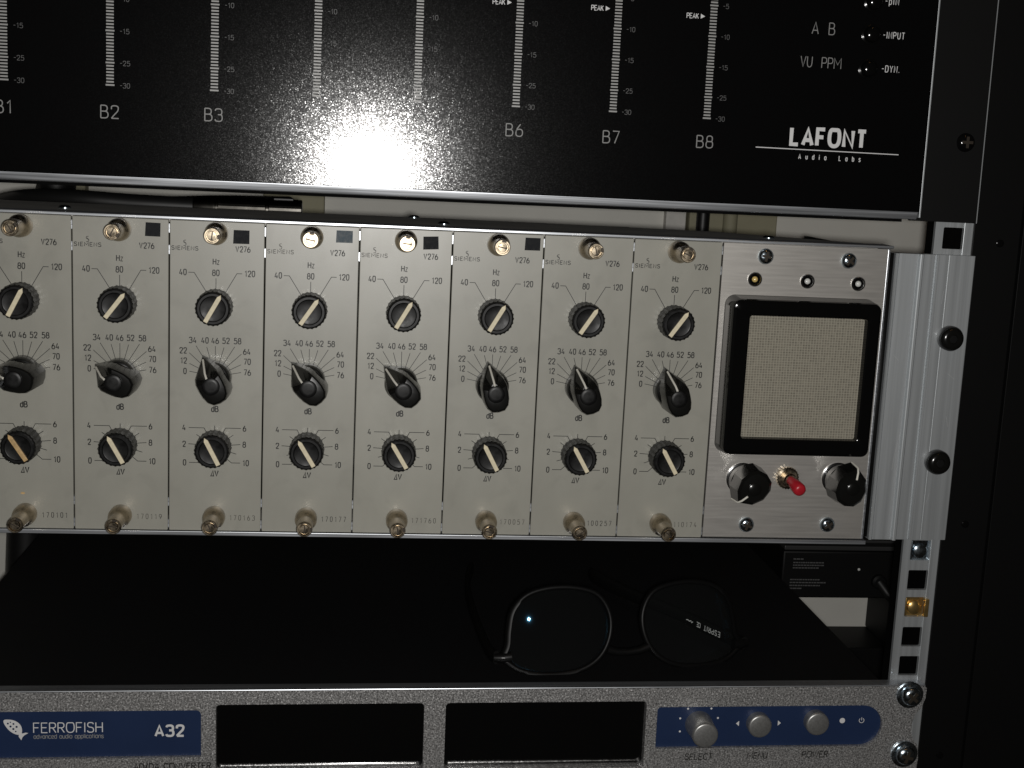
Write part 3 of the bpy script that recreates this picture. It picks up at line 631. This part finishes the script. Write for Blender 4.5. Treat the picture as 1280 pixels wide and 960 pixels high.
# two small pointer knobs on hex nuts
def add_small_knob(x, z, ang):
    px, pz = lp(x, z)
    mb = MB(); mb.lathe([(7.4, 0), (7.4, -.5), (6.8, -.8), (5, -.8)], 0, 0, 36, False, False)
    mb.lathe([(6.1, -.8), (6.1, -2.4), (5.6, -2.8), (3, -2.8)], 0, 0, 6, False, True)
    mb.lathe([(3.2, -2.8), (3.2, -5.0)], 0, 0, 20, False, True)
    obj('knob_nut', mb.mesh('knob_nut', 'chrome', 30), spk, (px, 0, pz), math.radians(17))
    hx = [(0, 10.0), (5.2, 6.2), (7.6, 0.8), (7.0, -4.8), (4.4, -8.2), (0, -9.4), (-4.4, -8.2), (-7.0, -4.8), (-7.6, .8), (-5.2, 6.2)]
    mb = MB(); mb.lathe([(7.0, -4.6), (7.5, -5.0), (7.5, -8.6), (6.6, -9.4)], 0, 0, 40, True, True)
    mb.rings([[(a*.96, -7.4, b2*.96) for a, b2 in hx], [(a, -8.0, b2) for a, b2 in hx], [(a*.92, -17.0 if b2 > 7 else -19.0, b2*.92) for a, b2 in hx], [(a*.78, -18.8 if b2 > 7 else -20.4, b2*.76) for a, b2 in hx], [(a*.3, -20.7, b2*.3) for a, b2 in hx]])
    kn = obj('pointer_knob', mb.mesh('pointer_knob', 'gain', 25), spk, (px, 0, pz), math.radians(ang))
    mb = MB(); mb.tube([(0, -8.2, 10.0), (0, -17.1, 9.2), (0, -19.0, 7.5), (0, -20.5, 4.4)], .45, 8); obj('pointer_line', mb.mesh('pointer_line', 'white'), kn)
    mb = MB(); mb.lathe([(3.0, -20.2), (3.0, -20.9), (2.6, -21.2), (.4, -21.3)], 0, 0, 24, False, True); obj('cap', mb.mesh('cap', 'gain', 50), kn)
add_small_knob(156.8, -39.4, 221)
add_small_knob(202.0, -38.4, 18)
px, pz = lp(177.8, -38.4)
mb = MB()
def kn_ring(r, y, fl=0): return [((r + fl*(i % 2))*math.cos(2*math.pi*i/48), y, (r + fl*(i % 2))*math.sin(2*math.pi*i/48)) for i in range(48)]
mb.rings([kn_ring(4.9, 0), kn_ring(4.9, -.3, .4), kn_ring(4.9, -2.6, .4), kn_ring(4.2, -3.1), kn_ring(3.0, -3.1)])
mb.lathe([(3.0, -3.0), (3.0, -6.2), (2.5, -6.8), (2.0, -6.8)], 0, 0, 28, False, True)
tg = obj('toggle_switch', mb.mesh('toggle_switch', 'brass', 30), spk, (px, 0, pz))
mb = MB(); mb.tube([(0, -6, 0), (.5, -8, -.5), (1.1, -10.2, -1.3), (1.9, -13.6, -2.4), (2.1, -14.7, -2.8), (2.15, -15.2, -2.9)], [2.0, 2.2, 2.8, 3.0, 2.6, 1.5], 18); obj('lever_cap', mb.mesh('lever_cap', 'red', 60), tg)

# =================================================================== LEVEL METER UNIT (top)
laf = thing('level_meter_unit', 'black lacquered level meter unit with eight printed bar columns', 'level meter', (0, 0, 81))
laf.rotation_euler = (math.radians(-0.9), 0, 0)
ZB = 81.0
def lo(name, mb, material, parent=laf, flat=False, smooth=35):
    mb.v = [(x, y, z - ZB) for x, y, z in mb.v]
    return obj(name, mb.flat(name, material) if flat else mb.mesh(name, material, smooth), parent)
mb = MB(); mb.box(-200, 227.8, -3, 1.5, 84.9, 214, .3); lo('front_panel', mb, 'lafont')
mb = MB()
PE = [(4.0, 84.85), (-2.75, 84.85), (-2.75, 84.6), (-1.95, 81.9), (-1.6, 81.55), (4.0, 81.55)]
mb.rings([[(x, y, z) for y, z in PE] for x in (-200, 227)]); lo('bottom_edge', mb, 'alu_h', smooth=20)
mb = MB(); mb.box(227.9, 228.6, -2.7, 1.4, 82.4, 214, .1); lo('side_edge', mb, 'alu')
mb = MB(); mb.box(226, 256.9, 1.6, 4.95, 80.9, 214, .2); lo('mounting_ear', mb, 'black')
mb = MB(); mb.box(256.92, 257.35, 1.7, 4.9, 80.9, 214); lo('ear_edge', mb, 'alu')
mb = MB(); mb.box(-225, -200.2, 1.6, 4.95, 80.9, 214, .2); lo('mounting_ear', mb, 'black')
mb = MB(); mb.box(-202, 226, 5.05, 40, 86, 213); mb.box(-202, 238, 40.02, 300, 79.4, 213); lo('chassis', mb, 'flock', smooth=0)  # rear box hung lower and wider to stand in for the shadow band below
sa2, sb2 = phillips(4.2, 2.6, 0, 'black_g')
for z in (116.6,):
    s_ = obj('ear_screw', sa2, laf, (248, 1.6, z - ZB)); obj('cross_recess', sb2, s_)
PY = -3.06
seg = 1.28
for i in range(8):
    cx_ = -165.6 + 42.0*i - (0.6 if i == 7 else 0)
    zb = 121.9 - (0.8 if i == 7 else 0)
    mb = MB()
    for k in range(62):
        maj = k in (0, 7, 17, 27, 37, 47, 57)
        w_ = 1.75 if maj else 1.5
        zz = zb + k*seg
        mb.box(cx_ - w_, cx_ + w_, PY - .06, -2.95, zz - .33, zz + .33)
    lo('meter_column', mb, 'led_off', smooth=0)
    mb = MB()
    for k, tx in ((0, '-30'), (7, '-25'), (17, '-15'), (27, '-10'), (37, '-5'), (47, '-0')):
        text(mb, tx, cx_ + 4.0, zb + k*seg - 1.0, 1.9, .2, 1, 1.4, 'l', PY)
    lo('meter_scale', mb, 'txt_dim', flat=True)
    mb = MB(); text(mb, 'B%d' % (i+1), cx_ - .2, 108.5 + (.9 if 2 <= i <= 5 else 0), 5.1, .45, .95, 1.5, 'c', PY); lo('channel_label', mb, 'txt_mid', flat=True)
    mb = MB(); zz = zb + 42.6; text(mb, 'PEAK', cx_ - 6.6, zz - 1.0, 2.0, .3, .85, 1.0, 'r', PY)
    mb.add([(cx_-5.6, PY, zz+1), (cx_-5.6, PY, zz-1), (cx_-3.7, PY, zz)], [(0, 1, 2)]); lo('peak_mark', mb, 'txt_white', flat=True)
mb = MB()
text(mb, 'A', 173.2, 159.3, 4.9, .4, .85, 1.3, 'c', PY); text(mb, 'B', 180.6, 159.3, 4.9, .4, .85, 1.3, 'c', PY)
text(mb, 'VU', 170.3, 145.2, 4.4, .36, .8, 1.0, 'c', PY); text(mb, 'PPM', 181.6, 145.1, 4.4, .36, .8, 1.0, 'c', PY)
lo('mode_lettering', mb, 'txt_mid', flat=True)
mb = MB()
text(mb, '-INPUT', 203.9, 159.2, 2.7, .32, .74, 1.7, 'l', PY); text(mb, '-DYN.', 204.6, 144.9, 2.7, .32, .74, 1.7, 'l', PY); text(mb, '-pIN', 203.6, 173.5, 2.7, .32, .74, 2.0, 'l', PY)
lo('button_lettering', mb, 'txt_white', flat=True)
mb = MB(); text(mb, 'LAFONT', 183.0, 111.9, 7.0, 1.7, .88, 1.9, 'c', PY); lo('maker_logo', mb, 'txt_white', flat=True)
mb = MB(); mb.ribbon([(150.5, 109.9), (215.6, 109.6)], .38, PY); text(mb, 'Audio', 176.4, 105.8, 2.0, .34, .7, 7.0, 'c', PY); text(mb, 'Labs', 193.4, 105.8, 2.0, .34, .7, 7.0, 'c', PY)
lo('maker_line', mb, 'txt_white', flat=True)
mb = MB(); mb.lathe([(4.4, -3), (4.4, -3.4), (3.7, -3.7), (3.4, -3.5), (3.1, -5.6), (2.6, -6.1), (.5, -6.3)], 0, 0, 28, False, True); me = mb.mesh('push_button', 'black_g', 40)
for z in (160.4, 145.8, 174.2): obj('push_button', me, laf, (198.4, 0, z - ZB))

# =================================================================== CONVERTER (bottom)
fer = thing('audio_converter', 'silver speckled rack converter with blue badges and two dark displays', 'converter', (CX, 0, -185), roty=math.radians(-0.45))
def fp(x, z): return x - CX, z + 185
def fo(name, mb, material, parent=fer, loc=(0, 0, 0), flat=False, smooth=35):
    mb.v = [(x - CX, y, z + 185) for x, y, z in mb.v]
    return obj(name, mb.flat(name, material) if flat else mb.mesh(name, material, smooth), parent, loc)
ZT, ZBt = -141.4, -184.4
outl = [(-225, ZBt), (252.5, ZBt), (254.6, ZBt + 1), (255.0, ZBt + 6), (254.2, ZBt + 12.5), (251.4, ZBt + 16)]
outl += [(250.3, ZBt + 20), (250.3, ZBt + 24), (251.4, ZBt + 28.5), (254.2, ZBt + 32), (255.8, ZBt + 37), (256.0, ZT - 1.2), (255.0, ZT), (-225, ZT)]
b1 = rrect(-200, -84.9, -172.9, -150.4, [2.2, 2.2, 2.2, .6], 5)
s1 = rrect(-78.4, 15.6, -180.6, -147.9, 2, 4); s2 = rrect(25.4, 119.6, -180.6, -147.9, 2, 4)
b2 = rrect(124.9, 235.2, -171.6, -150.9, [10.2, 1.8, .8, 10.2], 9)
mb = MB(); mb.sheet_holes(outl, [b1, s1, s2, b2], 5.0, -1.6)
front = fo('front_panel', mb, 'silver', smooth=30)
mb = MB(); mb.box(-224.5, 255.2, -1.9, 4.9, ZT + .01, ZT + .7, .3); fo('top_edge', mb, 'alu_h')
for nm, pts, yy, mtl in (('badge_plate', b1, .1, 'blue'), ('display', s1, 2.6, 'black_g'), ('display', s2, 2.6, 'black_g'), ('control_plate', b2, .1, 'blue')):
    mb = MB(); mb.prism(offset(pts, -.05), yy + 1.2, yy); fo(nm, mb, mtl, smooth=0)
for pts in (s1, s2):
    mb = MB(); mb.prism(rrect(pts[0][0] - 92, pts[0][0] - 3, -179.4, -178.9, 0), 2.58, 2.3); fo('display_trim', mb, 'chrome', smooth=0)
mb = MB(); mb.box(-212, 236, 5.05, 262, -184, -141.9, .5); fo('case', mb, 'lid', smooth=30)
TY = 0.05
mb = MB(); text(mb, 'FERROFISH', -158.3, -161.1, 4.6, .44, 1.0, 1.25, 'l', TY); fo('maker_name', mb, 'txt_white', flat=True)
mb = MB(); text(mb, 'advanced audio applications', -158.3, -163.9, 2.0, .3, .98, .95, 'l', TY); fo('maker_motto', mb, 'txt_mid', flat=True)
mb = MB(); text(mb, 'A32', -105.2, -163.3, 5.0, 1.05, 1.0, 1.8, 'l', TY); fo('model_number', mb, 'txt_white', flat=True)
# fish emblem
body = chaikin([(-171.3, -157.9), (-170.6, -157.2), (-166.3, -157.6), (-163.4, -160.2), (-163.2, -164.2), (-165.5, -164.8), (-168.8, -162.8), (-170.9, -159.6), (-171.3, -157.9)], 2)
mb = MB(); n_ = len(body); mb.add([(x, TY, z) for x, z in body], [tuple(range(n_ - 1))])
mb.add([(x, TY - .01, z) for x, z in ((-164.2, -163.0), (-163.2, -164.0), (-161.8, -163.6), (-160.6, -163.8), (-162.3, -164.8), (-163.2, -165.8), (-163.7, -167.2), (-164.8, -165.5), (-164.7, -164))], [tuple(range(9))])
mb.v = [(x, y, z + 2.6) for x, y, z in mb.v]; fo('fish_emblem', mb, 'txt_white', flat=True)
mb = MB()
for x, z, r in ((-169.3, -159.2, .45), (-168.2, -160.6, .5), (-166.9, -159.4, .45), (-167.0, -161.8, .5), (-165.6, -160.8, .5), (-166.0, -163.0, .35), (-168.2, -158.6, .3)):
    mb.add([(a, TY - .04, c_) for a, c_ in circle(x, z, r, 10)], [tuple(range(10))])
mb.v = [(x, y, z + 2.6) for x, y, z in mb.v]; fo('emblem_dots', mb, 'blue', flat=True)
FY = -1.66
mb = MB(); text(mb, 'AD/DA CONVERTER', -114.6, -178.5, 2.8, .5, 1.02, 1.35, 'l', FY); fo('type_lettering', mb, 'ink', flat=True)
mb = MB(); text(mb, 'SELECT', 146.0, -177.4, 2.9, .44, 1.0, 1.3, 'c', FY, .1); text(mb, 'MENU', 174.6, -177.2, 2.9, .44, 1.0, 1.3, 'c', FY, .1); text(mb, 'POWER', 203, -177.0, 2.9, .44, 1.0, 1.3, 'c', FY, .1)
fo('control_lettering', mb, 'ink', flat=True)
mb = MB()
for a in (-112, -72, -36, 0, 36, 72):
    r = math.radians(a); mb.add([(q[0], TY, q[1]) for q in circle(145.6 + 9.6*math.sin(r), -160.3 + 9.6*math.cos(r), .5, 10)], [tuple(range(10))])
for sx, x in ((-1, 165.2), (1, 184.2)):
    mb.add([(x, TY, -158.9), (x, TY, -161.5), (x + sx*1.5, TY, -160.2)] , [(0, 1, 2) if sx > 0 else (2, 1, 0)])
mb.add([(q[0], TY, q[1]) for q in circle(216.0, -159.3, 1.35, 20)], [tuple(range(20))])
arc = [(225.6 + 1.2*math.sin(math.radians(a)), -159.3 + 1.2*math.cos(math.radians(a))) for a in range(35, 326, 15)]
mb.ribbon(arc, .28, TY); mb.ribbon([(225.6, -157.7), (225.6, -159.3)], .28, TY)
fo('control_marks', mb, 'txt_white', flat=True)
def fknob(name, x, z, r, d, flare=0.0):
    px, pz = fp(x, z)
    mb = MB(); mb.lathe([(r + flare, .1), (r + flare*.4, -d*.35), (r, -d*.7), (r, -d + .8), (r - .35, -d + .2), (r - .9, -d), (.5, -d)], 0, 0, 40, False, True)
    return obj(name, mb.mesh(name, 'silver_k', 40), fer, (px, 0, pz))
M['silver_k'] = mat('satin_silver', (0.42, 0.42, 0.41), 0.4, 0.8, noise=(s3(1200), 0.15), bump=(s3(1500), 0.2, 0.05))
fknob('select_knob', 145.6, -160.3, 6.1, 13, .5)
fknob('menu_button', 174.3, -160.0, 5.7, 4.5)
fknob('power_button', 202.4, -159.2, 5.7, 4.5)
sa3, sb3 = phillips(4.9, 3.4, 6.6)
for z, a in ((-145.6, 40), (-175.8, 15)):
    px, pz = fp(247.6, z); s_ = obj('mounting_screw', sa3, fer, (px, -1.6, pz), math.radians(a)); obj('cross_recess', sb3, s_)

# =================================================================== SPECTACLES on the converter's case
ZL = -141.1
gl_ = thing('eyeglasses', 'black framed eyeglasses lying upside down on the black converter case', 'eyeglasses', (114, 16, ZL))
ANG = math.radians(9); LEAN = math.radians(17)
def gw(x, h, y=0.0):
    """front of the frame: x across, h up, y behind; leaning back and turned; slight wrap"""
    y += 0.0014*x*x
    yy = y*math.cos(LEAN) + h*math.sin(LEAN); hh = h*math.cos(LEAN) - y*math.sin(LEAN)
    return (x*math.cos(ANG) - yy*math.sin(ANG), x*math.sin(ANG) + yy*math.cos(ANG), max(hh, 0) + 1.6)
shape = [(-26.5, -11.5), (-18, -17), (-5, -18.8), (9, -17.5), (18.5, -12), (23.5, -3), (23.8, 7), (18.5, 15.6), (8, 19), (-4, 19.3), (-14.5, 16.6), (-21, 10), (-23.2, 1), (-24, -6)]
for s_ in (-1, 1):
    oc = [(-s_*-x if s_ > 0 else x, z) for x, z in shape]
    oc = [(x if s_ < 0 else -x, z) for x, z in shape]
    pts = [(p.x, p.y) for p in catmull([(x, z, 0) for x, z in oc + [oc[0]]], 5)][:-1]
    cx_ = s_*33.5; cz_ = 20.5
    ow = offset(pts, 2.3); iw = pts
    mb = MB()
    rings = []
    for poly, y in ((iw, 2.8), (ow, 2.8), (offset(pts, 2.5), .4), (offset(pts, 1.8), -.5), (offset(pts, .4), -.5), (iw, .1), (iw, 2.8)):
        rings.append([gw(cx_ + x, cz_ + z, y) for x, z in poly])
    mb.rings(rings, False, False); obj('rim', mb.mesh('rim', 'glasses', 60), gl_)
    mb = MB(); mb.rings([[gw(cx_ + x, cz_ + z, -1.2 + .0050*(x*x + z*z)) for x, z in [(q[0]*f, q[1]*f) for q in offset(pts, .1)]] for f in (1, .8, .6, .4, .2, .02)], False, True)
    obj('lens', mb.mesh('lens', 'lens', 60), gl_)
mb = MB(); mb.tube([gw(x, h, 1.2) for x, h in ((-10.5, 11), (-6, 9.5), (0, 9), (6, 9.5), (10.5, 11))], [2.4, 2.0, 1.9, 2.0, 2.4], 12); obj('bridge', mb.mesh('bridge', 'glasses', 60), gl_)
def temple(P, tip):
    c_ = catmull(P, 6); mb = MB(); rs = []; n = len(c_)
    for i, p in enumerate(c_):
        tn = (c_[min(i+1, n-1)] - c_[max(i-1, 0)]).normalized(); sd = tn.cross(Vector((0, 0, 1))).normalized()
        hw = 1.4; hh = 3.4 if i < n*.6 else 3.4 + 1.2*(i - n*.6)/(n*.4)
        if i == n-1: hw, hh = .6, 2.2
        up = Vector((0, 0, 1))
        rs.append([tuple(p + sd*a + up*b2) for a, b2 in ((-hw, -hh*.7), (-hw*.4, -hh), (hw*.4, -hh), (hw, -hh*.7), (hw, hh*.7), (hw*.4, hh), (-hw*.4, hh), (-hw, hh*.7))])
    mb.rings(rs); return obj('temple', mb.mesh('temple', 'glasses', 40), gl_)
temple([gw(-64, 9.5, 1), (-67, 14, 7), (-69, 50, 6), (-70, 95, 5.5), (-68, 125, 5), (-64, 148, 4.8)], 0)
tp = [gw(64, 9.5, 1), (61, 23, 7.5), (50, 47, 6.5), (39, 70, 6), (24, 95, 5.6), (12, 118, 5.2), (4, 140, 5)]
temple(tp, 0)
for s_ in (-1, 1):
    mb = MB(); mb.tube([gw(s_*57, 9.5, 1), gw(s_*61, 9.2, .8), gw(s_*65, 9.4, 1.2)], [2.6, 2.6, 2.0], 10); e_ = obj('endpiece', mb.mesh('endpiece', 'glasses', 60), gl_)
mb = MB(); q0 = Vector(gw(-61.5, 9.4, -2.0)); mb.tube([q0 + Vector((-.8, 0, 0)), q0 + Vector((.8, 0, 0))], .5, 8); obj('hinge_pin', mb.mesh('hinge_pin', 'chrome'), gl_)
# printing on the inner side of the folded temple
P0 = Vector((61, 23, 7.5)); P1 = Vector((39, 70, 6)); dr = (P1 - P0).normalized(); sd = dr.cross(Vector((0, 0, 1))).normalized()
mb = MB(); text(mb, 'ESPRIT', 14, -1.1, 2.6, .4, 1, 2.2, 'l', 0); text(mb, 'CE', 29.5, -1.1, 2.4, .4, .9, .8, 'l', 0); mb.ribbon([(35.5,-.2),(36.5,.5),(37.2,-.3),(38.4,.3),(39.5,-.1),(41,.2)], .5, 0)
L_ = (P1 - P0).length
vs = []
for x, y, z in mb.v:
    u = x/ L_
    c0 = P0 + (P1 - P0)*u
    side = -1.55 if True else 1.55
    # bow of the temple between the two points is small; sit just off its face, upside down
    vs.append(tuple(c0 + sd*0 + Vector((-abs(sd.x), -abs(sd.y), 0)).normalized()*1.62 + Vector((0, 0, -z))))
mb.v = vs
obj('temple_print', mb.mesh('temple_print', 'txt_white', 0), gl_)

# =================================================================== THINGS BEHIND THE UNITS
def strip(x0, x1, name, label, material, y0=318, y1=330.5):
    mb = MB(); mb.box(x0, x1, y0, y1, -300, 300, 1.0)
    return tag(obj(name, mb.mesh(name, material)), label, 'wall trim')
strip(-217, -198, 'wall_trim', 'narrow olive trim strip on the wall behind the cable connector end', 'wall_g')
strip(-84, -44, 'wall_trim', 'olive trim board on the wall beside the black cable connector', 'wall_g')
strip(204, 266, 'wall_trim', 'wide olive trim board on the wall behind the loudspeaker panel', 'wall_g')
mb = MB(); mb.tube([(232, 316, -300), (232, 316, 300)], 5, 16); tag(obj('wall_pipe', mb.mesh('wall_pipe', 'wall_g')), 'thin olive pipe running up the wide trim board', 'pipe')
mb = MB(); mb.box(188.5, 202.5, 322, 330.4, -300, 300, .6); tag(obj('cable_duct', mb.mesh('cable_duct', 'top')), 'dark grey cable duct up the wall beside the wide trim board', 'cable duct')
mb = MB(); mb.tube(catmull([(211, 309, -310), (211.5, 309, -100), (211, 309, 60), (212, 309, 300)]), 4.6, 14)
tag(obj('cable', mb.mesh('cable', 'cable')), 'thick black cable hanging upright in front of the wide trim board', 'cable')
# cable with connector lying on the module cases
t = thing('connector_cable', 'black audio cable with dark metal connector lying behind the subrack lip', 'cable', (-100, 114, 63))
mb = MB(); mb.tube(catmull([(-150, 60, -12), (-118, 40, -2), (-90, 14, 5), (-62, 2, 6.4), (-35, 0, 5.6), (-4, 0, 5.2)]), 4.6, 14); obj('lead', mb.mesh('lead', 'cable', 60), t)
mb = MB()
prof = [(4.8, -6), (5.0, -5), (5.2, 0), (5.6, 4), (5.6, 5), (5.2, 5.4), (5.2, 6.4), (5.6, 6.8), (5.6, 30), (5.2, 30.4), (5.2, 31.6), (5.6, 32), (5.6, 48), (4.6, 48.4)]
mb.lathe(prof, 0, 0, 28, True, True); mb.v = [(y + 2, x, z + 5.2) for x, y, z in mb.v]
M['connector'] = mat('black_chrome', (0.10, 0.095, 0.085), 0.25, 1.0, noise=(s3(200), 0.3))
obj('connector_shell', mb.mesh('connector_shell', 'connector', 30), t)
mb = MB(); mb.box(36, 46, -2.4, 2.4, 10.2, 11.4, .3); obj('latch', mb.mesh('latch', 'cable'), t)
mb = MB(); mb.tube(catmull([(-196, 120, 40), (-180, 122, 61), (-165, 124, 68), (-140, 128, 68), (-118, 136, 67.6), (-96, 178, 67.6), (-60, 200, 67.6)]), 4.4, 12)
tag(obj('cable', mb.mesh('cable', 'cable', 60)), 'black cable curving over the module cases behind the connector cable', 'cable')
mb = MB(); mb.tube(catmull([(-238, 300, -330), (-236, 300, -200), (-230, 302, -80), (-224, 304, 20), (-210, 300, 80), (-195, 296, 200)]), 12, 16)
tag(obj('cable_bundle', mb.mesh('cable_bundle', 'cable', 60)), 'thick black cable bundle climbing the wall past the narrow trim strip', 'cable bundle')
# power supply box on the wall
psu = thing('power_supply', 'black power supply box with small printed lines behind the rack rail', 'power supply', (300, 230, -176))
mb = MB(); mb.box(-40, 60, 0, 100.5, 0, 32, 1.2); obj('case', mb.mesh('case', 'black'), psu)
mb = MB(); mb.box(-40, 60, -1.5, 60, 33, 36, .6); mb.box(-40, 60, -.6, 60, 38, 40, .6); obj('cooling_rib', mb.mesh('cooling_rib', 'rib'), psu)
mb = MB(); mb.box(-36, 56, 5, 100, 32.02, 40.5); obj('lid', mb.mesh('lid', 'black'), psu)
mb = MB()
rnd = random.Random(3)
for z, n in ((26.6, 1), (24.2, 4), (22.4, 4), (20.6, 3), (12.6, 4), (10.6, 4), (8.6, 4), (6.6, 1)):
    x = -33 + (0 if z > 15 else -1.2)
    for k in range(n*3):
        w_ = rnd.uniform(.8, 2.0)*(1.0 if n > 1 else 1.6); mb.box(x, x + w_, -.12, -.02, z - .4, z + .4); x += w_ + .35
obj('printed_lines', mb.mesh('printed_lines', 'txt_dim', 0), psu)
mb = MB(); mb.lathe([(.9, .2), (.9, -.5), (.4, -.9)], 12, 20, 10, False, True); obj('pilot_lamp', mb.mesh('pilot_lamp', 'led_w'), psu)
mb = MB(); mb.tube(catmull([(26, -2, 12), (31, -8, 5), (38, -14, -3), (44, -12, -16), (48, -6, -40), (50, 0, -140)]), [3.2]*31, 10)
obj('mains_lead', mb.mesh('mains_lead', 'cable', 60), psu)
mb = MB(); mb.lathe([(5, .3), (5, -3), (3.6, -4)], 26, 12, 16, False, True); obj('lead_socket', mb.mesh('lead_socket', 'black'), psu)
# dark cross bar and adapter behind the converter
mb = MB(); mb.box(150, 480, 285, 329.9, -320, -232, 1.0)
tag(obj('rear_cross_bar', mb.mesh('rear_cross_bar', 'black')), 'black cross bar along the wall below the power supply box', 'cross bar')
mb = MB(); mb.box(362, 480, 180, 329.9, -231.8, -120, 1.0)
tag(obj('rear_equipment_case', mb.mesh('rear_equipment_case', 'black')), 'tall black equipment case standing behind the rack rail', 'equipment case')
